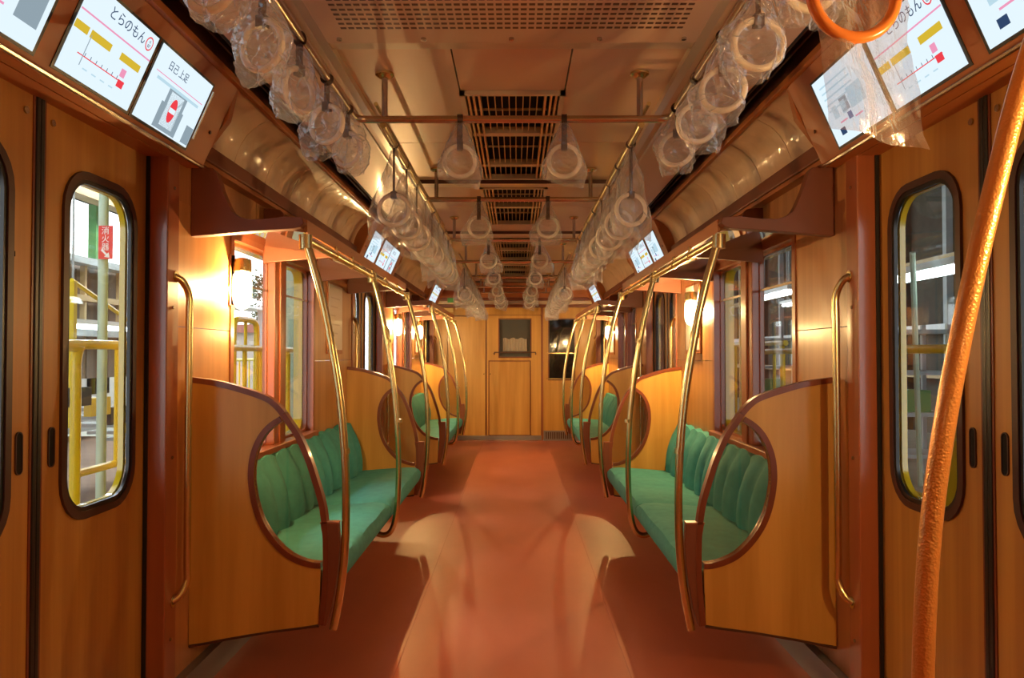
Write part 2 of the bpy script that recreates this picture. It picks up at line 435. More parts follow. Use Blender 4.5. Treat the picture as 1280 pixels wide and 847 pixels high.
# centre panels, broken round the grilles
ys = [Y0, 1.15, 2.42, 3.66, 5.26, 6.35, 7.45, 8.35, 9.8, Y1]
for a, b in zip(ys[:-1], ys[1:]):
    for (x0, x1) in ((-.585, -.205), (.205, .585)):
        box('ceiling_panel', 'ceil', ce, x0, x1, a + .004, b - .004, 2.21, 2.23)
last = Y0
for a, b in gr + [(Y1, Y1)]:
    box('ceiling_panel', 'ceil', ce, -.20, .20, last + .004, a - .004, 2.21, 2.23); last = b
box('ceiling_void', 'black', ce, -.62, .62, Y0, Y1, 2.31, 2.33)
for s in (-1, 1):
    box('edge_trim', 'ceil_trim', ce, s * .585, s * .615, Y0, Y1, 2.185, 2.23)
    box('edge_trim', 'ceil_trim', ce, s * .645, s * .655, Y0, Y1, 2.19, 2.2)
    MB().prism([(s * .615, 2.2), (s * .875, 2.165), (s * .875, 2.185), (s * .615, 2.22)], Y0, Y1).build('side_panel', 'ceil_side', ce)
    # black ventilation slot with ribs
    MB().prism([(s * .875, 2.165), (s * .885, 2.165), (s * .885, 2.27), (s * .99, 2.27), (s * .99, 2.28), (s * .875, 2.28)], Y0, Y1).build('air_slot', 'black', ce)
    MB().prism([(s * .955, 2.14), (s * .975, 2.14), (s * .985, 2.28), (s * .97, 2.28)], Y0, Y1).build('slot_lip', 'dark_brown', ce)
    for xx in (.905, .93):
        box('slot_bar', 'dark_brown', ce, s * xx, s * (xx + .007), Y0, Y1, 2.19, 2.20)
    box('cove_rail', 'brown_enamel', ce, s * .945, s * .965, Y0, Y1, 2.125, 2.15, bevel=.004)
# joints running across
for y in (2.44, 4.5, 6.35, 8.35, 9.82, 10.6):
    box('cross_trim', 'ceil_trim', ce, -.6, .6, y - .05, y + .05, 2.19, 2.21, bevel=.004)
    box('cross_groove', 'dark_brown', ce, -.58, .58, y - .058, y - .052, 2.188, 2.21)
# perforated return-air panel
pp = empty('return_air_panel', (0, 1.8, 2.17), 'wide perforated ceiling panel with slots at the top of the picture', 'ceiling panel')
box('panel', 'ceil_side', pp, -.575, .575, 1.2, 2.38, 2.165, 2.18, bevel=.003)
mb = MB()
for i in range(34):
    for j in range(44):
        y = 1.26 + i * .0305; x = -.5 + j * .0233
        mb.box(x - .0085, x + .0085, y - .0055, y + .0055, 2.1640, 2.1652)
tag(mb.build('slots', 'dark_brown', pp), kind='stuff')
for x in (-.27, 0, .27, -.53, .53):
    MB().tube([(x, 2.34, 2.158), (x, 2.34, 2.166)], .008, 10).build('bolt', 'steel', pp)
# louvred grilles
for gi, (a, b) in enumerate(gr):
    g = empty('air_grille', (0, a, 2.2), '%s louvred air grille along the ceiling centre, counted from the front' % NTH[gi], 'air grille', 'ceiling air grilles')
    box('backing', 'black', g, -.198, .198, a + .01, b - .01, 2.262, 2.27)
    box('frame', 'ceil_trim', g, -.205, -.185, a, b, 2.195, 2.225); box('frame', 'ceil_trim', g, .185, .205, a, b, 2.195, 2.225)
    for y0, y1 in ((a, a + .02), (b - .02, b)): box('frame', 'ceil_trim', g, -.205, .205, y0, y1, 2.195, 2.225)
    xs = [-.172, -.152, -.130, -.100, -.071, -.043, -.014, .014, .043, .071, .100, .130, .152, .172]
    for x in xs:
        if abs(x) > .12: MB().box(x - .0045, x + .0045, a + .02, b - .02, 2.198, 2.235).build('slat', 'grille_gold', g)
        else: MB().box(x - .0016, x + .0016, a + .02, b - .02, 2.215, 2.24).build('slat', 'grille_gold', g)
    n = max(2, round((b - a) / .30))
    for k in range(1, n):
        y = a + (b - a) * k / n; wd = .05 if k % 2 == 0 else .005; zz = 2.205 if k % 2 == 0 else 2.226
        MB().box(-.185, .185, y - wd / 2, y + wd / 2, zz, 2.235).build('cross_bar', 'ceil_trim', g)

# ---------------------------------------------------------------- curved advert coves between the door headers
cov = [(.955, 2.135), (.985, 2.128), (1.03, 2.105), (1.065, 2.07), (1.09, 2.03), (1.108, 1.985), (1.118, 1.94)]
def cove(s, a, b, label):
    c = empty('advert_cove', (s * 1.1, a, 2.0), label, 'cove panel')
    n = max(1, round((b - a) / .37)); st = (b - a) / n
    for k in range(n):
        y0 = a + k * st + .0015; y1 = y0 + st - .003
        poly = [(s * x, z) for x, z in cov] + [(s * (x + .012), z + .006) for x, z in reversed(cov)]
        MB().prism(poly, y0, y1).build('cove_panel', 'cove', c, smooth=True)
    box('lower_moulding', 'wing_wood', c, s * 1.085, s * 1.15, a, b, 1.885, 1.945, bevel=.006)
    box('moulding_bead', 'brown_enamel', c, s * 1.095, s * 1.14, a, b, 1.868, 1.885)
for s in (-1, 1):
    for (a, b, t) in ((Y0, 1.21, 'behind the camera'), (2.68, 5.30, 'above the nearer bench'), (6.77, 9.39, 'above the farther bench')):
        cove(s, a, b, 'curved tan panel strip %s on the %s' % (t, SIDE[s]))

# ---------------------------------------------------------------- door headers with screens
FA, FB = Vector((1.083, 1.857)), Vector((.958, 2.142))
FV = (FB - FA).normalized()
def text_mesh(txt, size, m, parent, M):
    cu = bpy.data.curves.new('t', 'FONT'); cu.body = txt; cu.size = size; cu.align_x = 'CENTER'; cu.align_y = 'CENTER'; cu.extrude = .0002
    o = bpy.data.objects.new('t', cu); C.objects.link(o)
    dg = bpy.context.evaluated_depsgraph_get(); me = bpy.data.meshes.new_from_object(o.evaluated_get(dg))
    bpy.data.objects.remove(o)
    me.transform(M); me.materials.clear()
    return me
def header(s, a, b, idx):
    lab = ['nearest', 'middle', 'farthest'][idx]
    H = empty('screen_housing', (s * 1.05, (a + b) / 2, 1.86), 'sloping brown housing with screens above the %s %s door' % (lab, SIDE[s]), 'screen housing', 'screen housings above the doors')
    poly = [(s * 1.083, 1.857), (s * .958, 2.142), (s * .958, 2.165), (s * 1.138, 2.165), (s * 1.138, 1.846), (s * 1.095, 1.846)]
    MB().prism(poly, a, b).build('housing', 'brown_enamel', H, bevel=.006)
    MB().tube([(s * 1.089, a, 1.851), (s * 1.089, b, 1.851)], .007, 8).build('lower_bead', 'rail_metal', H, smooth=True)
    # cheek fairing at the ends
    for (u, v) in ((b, b + .035),):
        MB().prism([(s * 1.12, 1.86), (s * 1.0, 2.02), (s * .975, 2.13), (s * 1.138, 2.13)], u, v).build('end_fairing', 'brown_enamel', H, bevel=.004)
    for y in (a + .06, b - .06):
        p = FA.lerp(FB, .35)
        MB().tube([(s * (p.x - .004), y, p.y - .001), (s * (p.x + .004), y, p.y)], .006, 8).build('screw', 'dark_brown', H)
    if idx == 2: spans = [(9.55, 9.87), (9.90, 10.22)]
    else:
        o = a - 1.21
        spans = [(1.355 + o, 1.705 + o), (1.79 + o, 2.125 + o), (2.155 + o, 2.505 + o)]
    v3 = Vector((s * FV.x, 0, FV.y)); u3 = Vector((0, 1, 0)) if s < 0 else Vector((0, -1, 0)); n3 = u3.cross(v3)
    base = Vector((s * FA.x, 0, FA.y))
    for k, (y0, y1) in enumerate(spans):
        w = y1 - y0; h = .222
        cen = base + v3 * (.018 + h / 2) + Vector((0, (y0 + y1) / 2, 0))
        def M(u, v, lift): 
            m = Matrix((( u3.x, v3.x, n3.x, 0), (u3.y, v3.y, n3.y, 0), (u3.z, v3.z, n3.z, 0), (0, 0, 0, 1)))
            return Matrix.Translation(cen + u3 * (u * w) + v3 * (v * h) + n3 * lift) @ m
        def plate(du, dv, hu, hv, lift, th, name, m, par):
            mb = MB().box(-hu * w, hu * w, -hv * h, hv * h, 0, th); me = MB(); Mx = M(du, dv, lift)
            me.v = [tuple(Mx @ Vector(p)) for p in mb.v]; me.f = mb.f
            o = me.build(name, m, None); o.parent = par
            if par is H: o.matrix_parent_inverse = Matrix.Translation(-H.location)
            return o
        def poly2(pts, lift, name, m, par):
            n = len(pts); me = MB(); 
            me.v = [tuple(M(x, y, lift) @ Vector((0, 0, 0))) for x, y in pts]; me.f = [tuple(range(n))]
            o = me.build(name, m, None); o.parent = par
            if par is H: o.matrix_parent_inverse = Matrix.Translation(-H.location)
            return o
        bz = plate(0, 0, .5 + .012 / w, .5 + .008 / h, -.002, .004, 'screen_bezel', 'rubber', H)
        sc = plate(0, 0, .5, .5, .002, .002, 'screen', 'scr_white', H)
        def txt(t, size, u, v, m):
            me = text_mesh(t, size, m, sc, M(u, v, .0046)); o = link('screen_text', me, m, None); o.parent = sc
        def g(u, v, hu, hv, m, name='screen_graphic'): return plate(u, v, hu, hv, .0040, .0003, name, m, sc)
        kind = k if s < 0 else 2 - k
        if s < 0 and idx == 0 and k == 0: plate(.33, -.10, .11, .20, .006, .001, 'translucent_card', 'scr_grey', H)  # emission stands for screen light shining through the card
        if s < 0 and idx == 0 and k == 2:
            plate(.41, -.34, .07, .13, .006, .001, 'translucent_card', 'scr_grey', H)  # card glows by its material, as if backlit
            plate(.535, .05, .012, .38, .006, .003, 'film_edge', 'steel', H)
        if idx == 2: kind = 1
        # the middle screen shows the line map on both sides; its neighbours show notices
        if k == 1 or idx == 2:
            poly2([(-.5, .20), (.5, .20), (.5, .18), (-.5, .18)], .0042, 'screen_graphic', 'scr_pink', sc)
            txt('とらのもん', .036, .06, .36, 'scr_ink')
            poly2([(.40 + .055 * math.cos(t / 16 * 6.283), .36 + .088 * math.sin(t / 16 * 6.283)) for t in range(16)], .0041, 'screen_graphic', 'scr_red', sc)
            poly2([(.40 + .043 * math.cos(t / 16 * 6.283), .36 + .070 * math.sin(t / 16 * 6.283)) for t in range(16)], .0043, 'screen_graphic', 'scr_white', sc)
            txt('G', .010, .40, .385, 'scr_ink'); txt('07', .013, .40, .33, 'scr_ink')
            for (u0, u1) in ((-.5, -.33), (-.30, -.02), (.12, .42)):
                g((u0 + u1) / 2, .02, (u1 - u0) / 2, .045, 'scr_yellow')
            g(-.02, -.24, .33, .006, 'scr_red'); g(-.28, -.17, .004, .18, 'scr_grey')
            for q in range(7): g(-.26 + q * .075, -.215, .003, .02, 'scr_ink')
            (g(.24, -.14, .035, .05, 'scr_pink') if True else 0); g(.26, -.27, .045, .045, 'scr_red')
            for q in range(4): g(-.2 + q * .12, -.36, .03, .008, 'scr_pale')
        elif k == 2 and s < 0:
            txt('日己 上足', .030, -.13, .32, 'scr_ink')
            g(0, .17, .45, .006, 'scr_pink'); g(0, .10, .4, .02, 'scr_pale')
            g(.02, -.2, .17, .28, 'scr_grey'); g(.02, -.18, .12, .24, 'scr_white')
            g(-.14, -.30, .05, .18, 'scr_grey'); g(.17, -.30, .05, .18, 'scr_grey')
            poly2([(.02 + .062 * math.cos(t / 20 * 6.283), -.17 + .17 * math.sin(t / 20 * 6.283)) for t in range(20)], .0046, 'screen_graphic', 'scr_red', sc)
            plate(.02, -.17, .055, .035, .0048, .0002, 'screen_graphic', 'scr_white', sc)
        else:
            for q in range(5): g(-.12, .36 - q * .09, .28, .012, 'scr_pale')
            for q in range(3): g(-.3 + q * .17, -.05, .05, .09, 'scr_pale')
            g(.14, .0, .13, .14, 'scr_pale'); g(-.1, -.02, .07, .10, 'scr_grey')
            g(-.22, -.22, .07, .012, 'scr_pink'); g(.06, -.26, .07, .012, 'scr_pink'); g(-.3, -.34, .05, .05, 'scr_ink')
            g(-.08, -.2, .04, .05, 'scr_blue')
    return H
for i, (a, b) in enumerate(HDR):
    for s in (-1, 1): header(s, a, b, i)

# ---------------------------------------------------------------- partitions beside the benches
PTOP = [(1.14, 1.094), (1.08, 1.086), (1.024, 1.076), (.967, 1.06), (.910, 1.042), (.872, 1.027), (.853, 1.014), (.836, .998), (.819, .978)]
PIN = [(.819, .978), (.797, .945), (.775, .915), (.756, .880), (.728, .815), (.705, .746), (.688, .69), (.677, .641), (.668, .57), (.6655, .505), (.6655, .433), (.671, .34), (.680, .245)]
ARC = [(.812, .957), (.846, .935), (.874, .905), (.895, .865), (.908, .820), (.912, .77), (.910, .735), (.903, .69), (.891, .644), (.873, .60), (.848, .56), (.815, .521), (.78, .492), (.74, .473), (.70, .462), (.674, .461)]
def strip2(pts, wid, side):
    out = []
    P = [Vector((p[0], p[1])) for p in pts]; n = len(P)
    for i in range(n):
        t = (P[min(i + 1, n - 1)] - P[max(i - 1, 0)]).normalized(); q = Vector((t.y, -t.x)) * side
        out.append(P[i] + q * wid)
    return [tuple(p) for p in P], [tuple(p) for p in out]
def sm2(pts, k=3): return [(p.x, p.y) for p in sm([(a, b, 0) for a, b in pts], k)]
def bar(mb, pts, wid, side, y0, y1, s):
    a, b = strip2(pts, wid, side)
    for i in range(len(a) - 1):
        mb.prism([(s * a[i][0], a[i][1]), (s * a[i + 1][0], a[i + 1][1]), (s * b[i + 1][0], b[i + 1][1]), (s * b[i][0], b[i][1])], y0, y1)
    return mb
def sweep(pts, wid, side, y0, y1, s):          # closed rectangular section swept along the line
    a, b = strip2(pts, wid, side); n = len(a); mb = MB()
    vs = []
    for i in range(n):
        vs += [(s * a[i][0], y0, a[i][1]), (s * b[i][0], y0, b[i][1]), (s * b[i][0], y1, b[i][1]), (s * a[i][0], y1, a[i][1])]
    fs = [(4 * i + k, 4 * i + (k + 1) % 4, 4 * i + 4 + (k + 1) % 4, 4 * i + 4 + k) for i in range(n - 1) for k in range(4)] + [(0, 1, 2, 3), (4 * n - 4, 4 * n - 1, 4 * n - 2, 4 * n - 3)]
    return mb.add(vs, fs)
def partition(s, y, label):
    P = empty('seat_partition', (s * .9, y, .17), label, 'partition', 'curved wooden partitions at the bench ends')
    top = sm2(PTOP); inn = sm2(PIN); arc = sm2(ARC)
    body = [(1.138, .172)] + [p for p in PTOP] + arc + [(.674, .461), (.680, .245)]
    body[0] = (1.138, .172)
    MB().prism([(s * a, b) for a, b in body], y - .011, y + .011).build('panel', 'wood', P)
    w = .017
    sweep(top, .020, 1, y - .017, y + .017, s).build('top_edge', 'red_wood', P, smooth=True)
    sweep(inn, .020, 1, y - .018, y + .018, s).build('front_edge', 'red_wood', P, smooth=True)
    sweep(arc, .020, -1, y - .018, y + .018, s).build('window_surround', 'red_wood', P, smooth=True)
    sweep([(.680, .243), (.85, .222), (1.0, .197), (1.138, .170)], .008, 1, y - .014, y + .014, s).build('bottom_edge', 'dark_brown', P)
    pane = sm2(ARC) + [p for p in reversed(sm2(PIN)) if p[1] > .46]
    MB().prism([(s * a, b) for a, b in pane], y - .003, y + .003).build('glass_pane', 'glass_round', P)
    blk = [(.676, .60), (.612, .60), (.607, .53), (.612, .45), (.622, .38), (.636, .30), (.655, .24), (.678, .243), (.668, .36), (.662, .45), (.665, .54)]
    MB().prism([(s * a, b) for a, b in blk], y - .016, y + .016).build('support_block', 'wing_wood', P, bevel=.003)
    box('block_cap', 'pillar_wood', P, s * .612, s * .676, y - .018, y + .018, .598, .603)
    return P
POLE = [(.735, 1.602), (.716, 1.54), (.690, 1.45), (.662, 1.33), (.636, 1.19), (.613, 1.05), (.598, .91), (.590, .77), (.588, .64), (.591, .52), (.599, .42), (.613, .32), (.631, .225)]
POLEM = [(.735, 1.602), (.716, 1.54), (.692, 1.44), (.667, 1.32), (.643, 1.18), (.622, 1.04), (.607, .90), (.598, .76), (.594, .63), (.596, .51), (.602, .41), (.614, .33), (.635, .28), (.665, .262), (.70, .268), (.74, .29)]
def pole(s, y, prof, label, m='brass', dia=.0145, fit=True):
    P = empty('grab_pole', (s * .631, y, .22), label, 'grab pole', 'curved brass grab poles')
    pts = sm([(s * a, y, b) for a, b in prof], 4)
    MB().tube(pts, dia, 14).build('tube', m, P, smooth=True)
    if not fit: return P
    MB().tube([(s * .735, y, 1.57), (s * .737, y, 1.62)], .024, 14).build('top_collar', 'brass', P, smooth=True)
    MB().tube([(s * .6475, y, 1.255), (s * .651, y, 1.272)], .0165, 14).build('joint_ring', 'brass', P, smooth=True)
    MB().tube([(s * .591, y, .842), (s * .5922, y, .860)], .0165, 14).build('joint_ring', 'brass', P, smooth=True)
    return P
bn = ['nearer', 'farther']
for bi, b in enumerate(BEN):
    for s in (-1, 1):
        S = SIDE[s]
        partition(s, b, 'curved wooden partition with round glass at the near end of the %s %s bench' % (bn[bi], S))
        partition(s, b + BL, 'curved wooden partition with round glass at the far end of the %s %s bench' % (bn[bi], S))
        pole(s, b - .002, POLE, 'bowed brass pole at the near end of the %s %s bench' % (bn[bi], S))
        pole(s, b + BL + .002, POLE, 'bowed brass pole at the far end of the %s %s bench' % (bn[bi], S))
        pole(s, b + BL / 2, POLEM, 'bowed brass pole hooked under the middle of the %s %s bench' % (bn[bi], S))
pole(1, 1.11, [(.80, 1.74), (.772, 1.66), (.740, 1.56), (.711, 1.45), (.683, 1.34), (.656, 1.22), (.632, 1.10), (.612, .97), (.601, .85), (.595, .72), (.594, .60), (.599, .48), (.611, .36), (.631, .225)], 'thick textured grab pole, coloured lamplit orange, leaning in close at the right edge', 'grip', .0150, False)

# ---------------------------------------------------------------- benches
def bench(s, b, label):
    B = empty('bench_seat', (s * .9, b + BL / 2, .2), label, 'bench', 'green upholstered benches')
    n = 3
    prof = [(.665, .325), (.645, .34), (.634, .37), (.632, .40), (.642, .425), (.665, .436), (.72, .438), (.82, .432), (.93, .424), (1.03, .416), (1.07, .414), (1.07, .34)]
    for (u, v) in ((b + .022, b + BL / 2 - .004), (b + BL / 2 + .004, b + BL - .022)):
        me = MB(); st = 30; m = len(prof); vs = []
        for i in range(st + 1):
            t = i / st; y = u + (v - u) * t; e = min(t, 1 - t) * st
            dn_ = .012 * max(0, 1 - e / 1.5) ** 2
            for (x, z) in prof:
                zz = z
                if z > .40:
                    zz += .006 * math.sin(t * 3 * math.pi) ** 2 - dn_ + .004 * noise.noise(Vector((x * 9, y * 5, s)))
                vs.append((s * x, y, zz))
        fs = [(i * m + k, i * m + (k + 1) % m, (i + 1) * m + (k + 1) % m, (i + 1) * m + k) for i in range(st) for k in range(m)] + [tuple(range(m)), tuple(range(st * m, st * m + m))]
        me.add(vs, fs); me.build('seat_cushion', 'green', B, smooth=True)
    # six channelled back pads
    L = (BL - .05) / 6
    for q in range(6):
        u = b + .025 + q * L; me = MB(); st = 12; pr = []
        for i in range(st + 1):
            t = i / st; y = u + .002 + (L - .004) * t
            bl = math.sin(math.pi * t) ** .45 if 0 < t < 1 else 0
            bl2 = bl * (1 - .55 * math.exp(-((t - .5) / .11) ** 2))
            row = []
            for k in range(9):
                v = k / 8; z = .41 + .335 * v
                xb = 1.060 + .042 * v
                o = (.066 * bl2) * (math.sin(math.pi * min(1, .15 + v * .95)) ** .5 if v < 1 else 0) + .012 * (1 - v)
                wob = .0035 * noise.noise(Vector((y * 9, z * 14, 3 + s)))
                row.append((s * (xb - o + wob), y, z - v ** 3 * .030 * (1 - bl2)))
            row += [(s * 1.136, y, .748 - .026 * (1 - bl2)), (s * 1.136, y, .41)]
            pr.append(row)
        m = len(pr[0]); vs = [p for r in pr for p in r]
        fs = [(i * m + k, i * m + (k + 1) % m, (i + 1) * m + (k + 1) % m, (i + 1) * m + k) for i in range(st) for k in range(m)] + [tuple(range(m)), tuple(range(st * m, st * m + m))]
        me.add(vs, fs); me.build('back_pad', 'green', B, smooth=True)
    MB().prism([(s * .66, .325), (s * .77, .30), (s * .95, .20), (s * 1.138, .20), (s * 1.138, .41), (s * 1.06, .41), (s * 1.06, .33)], b + .02, b + BL - .02).build('seat_base', 'dark_brown', B)
    return B
for bi, b in enumerate(BEN):
    for s in (-1, 1): bench(s, b, '%s long green bench along the %s wall' % (bn[bi].capitalize(), SIDE[s]))

# ---------------------------------------------------------------- luggage racks
WING = [(1.139, 1.862), (1.109, 1.861), (1.064, 1.855), (1.050, 1.84), (1.041, 1.813), (1.031, 1.78), (1.021, 1.756), (1.006, 1.722), (.993, 1.699), (.97, 1.682), (.933, 1.672), (.87, 1.674), (.808, 1.682), (.745, 1.679), (.737, 1.659), (.752, 1.645), (.776, 1.639), (.904, 1.631), (1.05, 1.619), (1.139, 1.612)]
def rack(s, b, label):
    Rk = empty('luggage_rack', (s * 1.14, b + BL / 2, 1.61), label, 'luggage rack', 'luggage racks above the benches')
    for y, t in ((b, .022), (b + .77, .012), (b + 1.66, .012), (b + BL, .022)):
        MB().prism([(s * a, z) for a, z in WING], y - t, y + t).build('bracket', 'wing_wood', Rk, bevel=.003)
    MB().prism([(s * .745, 1.632), (s * 1.139, 1.690), (s * 1.139, 1.696), (s * .745, 1.638)], b + .024, b + BL - .024).build('shelf', 'mirror', Rk)
    box('front_lip', 'brown_enamel', Rk, s * .738, s * .748, b + .024, b + BL - .024, 1.632, 1.678)
    MB().tube([(s * .735, b, 1.602), (s * .735, b + BL, 1.602)], .0145, 12).build('front_rail', 'brass', Rk, smooth=True)
    for y in (b + .45, b + .77, b + 1.26, b + 1.66, b + 2.1):
        MB().tube([(s * .735, y - .02, 1.602), (s * .735, y + .02, 1.602)], .0185, 12).build('rail_clamp', 'brass', Rk, smooth=True)
        MB().box(s * .730, s * .742, y - .012, y + .012, 1.602, 1.64).build('rail_clip', 'brass', Rk)
for bi, b in enumerate(BEN):
    for s in (-1, 1): rack(s, b, 'mirror-bottomed luggage rack over the %s %s bench' % (bn[bi], SIDE[s]))

# ---------------------------------------------------------------- wall lamps
def lamp(s, y, label, power=1.0):
    Lp = empty('wall_lamp', (s * WX, y, 1.47), label, 'wall lamp', 'opal wall lamps')
    x = s * (WX - .045)
    box('back_plate', 'pillar_wood', Lp, s * (WX - .006), s * WX, y - .03, y + .03, 1.39, 1.60, bevel=.004)
    box('arm', 'brass', Lp, s * (WX - .05), s * (WX - .01), y - .01, y + .01, 1.552, 1.568)
    MB().lathe([(.012, .125), (.034, .118), (.036, .10), (.036, .070), (.030, .066)], (x, y, 1.46), 20).build('brass_cap', 'brass', Lp, smooth=True)
    MB().lathe([(.026, .066), (.036, .055), (.038, .02), (.038, -.03), (.034, -.058), (.022, -.078), (.006, -.086)], (x, y, 1.46), 20).build('opal_globe', 'lamp_glow', Lp, smooth=True)
    li = bpy.data.lights.new('bulb', 'POINT'); li.energy = LAMP * power; li.color = LAMPC; li.shadow_soft_size = .007
    lo = bpy.data.objects.new('bulb', li); C.objects.link(lo); lo.parent = Lp; lo.location = (x - s * WX, 0, -.012)
lamp(-1, 3.10, 'glowing opal lamp on the left wall before the nearest window')
lamp(-1, 7.23, 'glowing opal lamp on the left wall above the near end of the farther bench')
lamp(-1, 8.85, 'glowing opal lamp on the left wall above the far end of the farther bench')
lamp(1, 4.75, 'glowing opal lamp on the right wall above the far end of the nearer bench')
lamp(1, .84, 'opal lamp on the right wall beside the camera', .85)
lamp(-1, -.95, 'added unseen opal lamp on the left wall behind the camera', .15)  # unseen, added to light the near end of the car
lamp(1, -1.6, 'added unseen opal lamp on the right wall behind the camera', .3)  # also added out of view, more light on the near part
lamp(1, 9.0, 'opal lamp on the right wall above the far end of the farther bench')

# posters in the wall bays
def poster(s, y, label):
    P = empty('wall_poster', (s * WX, y, 1.42), label, 'poster')
    box('frame', 'brown_enamel', P, s * (WX - .01), s * WX, y - .2, y + .2, 1.20, 1.645, bevel=.003)
    box('sheet', 'poster', P, s * (WX - .012), s * (WX - .009), y - .18, y + .18, 1.225, 1.63)
    for k in range(6):
        box('print_block', 'poster_ink', P, s * (WX - .0125), s * (WX - .0118), y - .13, y - .13 + .06 * (2 + k % 3), 1.27 + k * .055, 1.278 + k * .055)
for s in (-1, 1):
    for bi, b in enumerate(BEN):
        poster(s, b + 2.13, 'pale framed notice on the %s wall past the window of the %s bench' % (SIDE[s], bn[bi]))

# ---------------------------------------------------------------- strap rails
ZR, XD, XB = 2.04, .567, .465
RX = [2.75, 4.17, 5.63, 6.95, 8.35, 9.5, 10.4]
def rail_thing(name, label): return empty(name, (0, 0, ZR), label, 'rail')
def loop(y0, y1, label):            # door-zone loop: two long sides joined by cross tubes with bent corners
    r = rail_thing('strap_rail', label); r.location = (0, (y0 + y1) / 2, ZR)
    c = .05; pts = []
    def corner(cx, cy, a0):
        return [(cx + c * math.cos(R(a0 + 15 * i)), cy + c * math.sin(R(a0 + 15 * i)), ZR) for i in range(7)]
    pts += corner(XD - c, y0 + c, 270) + corner(XD - c, y1 - c, 0) + corner(-XD + c, y1 - c, 90) + corner(-XD + c, y0 + c, 180)
    MB().tube(pts, .0135, 12, closed=True).build('tube', 'rail_metal', r, smooth=True)
    return r
def posts(parent, y, x):
    for sx in (-1, 1):
        MB().tube([(sx * x, y, ZR), (sx * x, y, 2.205)], .011, 10).build('hanger_post', 'steel', parent, smooth=True)
        MB().lathe([(.034, 0), (.034, -.008), (.02, -.018), (.012, -.02)], (sx * x, y, 2.208), 14).build('ceiling_flange', 'brass', parent, smooth=True)
loops = [loop(1.14, 2.75, 'loop of brass strap rail hung over the nearest doors'), loop(5.63, 6.95, 'loop of brass strap rail hung over the middle doors')]
posts(loops[0], 2.75, .46); posts(loops[0], 1.14, .46); posts(loops[1], 5.63, .44); posts(loops[1], 6.95, .44)
for k, (y0, y1, nm) in enumerate(((2.75, 5.63, 'nearer'), (6.95, 10.4, 'farther'), (-2.9, 1.14, 'hindmost'))):
    r = rail_thing('strap_rail', 'pair of long brass strap rails over the %s benches' % nm); r.location = (0, (y0 + y1) / 2, ZR)
    for s in (-1, 1):
        MB().tube([(s * XB, y0, 2.02), (s * XB, y1, 2.02)], .0125, 12).build('tube', 'brass', r, smooth=True)
        MB().tube([(s * (XB + .045), y0 + .1, 2.13), (s * (XB + .045), y1 - .1, 2.13)], .008, 8).build('upper_tube', 'brass', r, smooth=True)
for y in (4.17, 8.35, 9.5, 10.4):
    r = rail_thing('cross_rail', 'cross rail with two hanging rings, %s' % {4.17: 'over the nearer benches', 8.35: 'over the farther benches', 9.5: 'second one over the farther benches', 10.4: 'closest to the end wall'}[y])
    r.location = (0, y, ZR)
    MB().tube([(-XB - .01, y, ZR), (XB + .01, y, ZR)], .0135, 12).build('tube', 'rail_metal', r, smooth=True)
    posts(r, y, .42)

# ---------------------------------------------------------------- hanging straps in plastic bags
def bag_mesh(seed, ztop, zc, rad, flat):
    rnd = random.Random(seed); nu, nv = 36, 26; vs = []
    off = Vector((rnd.uniform(0, 50), rnd.uniform(0, 50), rnd.uniform(0, 50)))
    zb = zc - rad - .020 - rnd.uniform(0, .03); tilt = rnd.uniform(-.03, .03); lop = rnd.uniform(-.25, .25)
    fr = 15 if flat else 10
    for j in range(nv + 1):
        t = j / nv
        if flat: hw = (rad + .016) * (min(1, .30 + 1.5 * t))
        else: hw = .012 + (rad + .016) * min(1, t * 1.35) ** 1.0
        hw *= (1 - (.35 if flat else .1) * max(0, t - .8) / .2)
        th = .005 + .022 * math.sin(math.pi * min(1, t * .96)) ** .7
        for i in range(nu):
            a = 2 * math.pi * i / nu
            x = hw * math.copysign(abs(math.cos(a)) ** .8, math.cos(a)); y = th * math.sin(a)
            z = ztop + (zb - ztop) * t * (1 + lop * x / .08 * .35)
            q = Vector((x * fr * 1.3, y * fr, z * fr * .8)) + off
            r1 = 1 - 2.2 * abs(noise.noise(q)); r2 = 1 - 2.2 * abs(noise.noise(q * 2.1 + Vector((3, 1, 7))))
            amp = (.016 if flat else .010) * (.4 + .6 * min(1, t * 3))
            d = r1 * amp + r2 * amp * .55
            y += math.copysign(1, math.sin(a) + 1e-6) * d * (.3 + .7 * abs(math.sin(a))); x += noise.noise(q * 1.3 + Vector((9, 9, 9))) * amp * 1.5
            vs.append((x + tilt * t + rnd.uniform(-.0022, .0022), y + rnd.uniform(-.003, .003), z + noise.noise(q * .9 + Vector((4, 2, 0))) * amp + rnd.uniform(-.002, .002)))
    fs = [(j * nu + i, j * nu + (i + 1) % nu, (j + 1) * nu + (i + 1) % nu, (j + 1) * nu + i) for j in range(nv) for i in range(nu)]
    return MB().add(vs, fs)
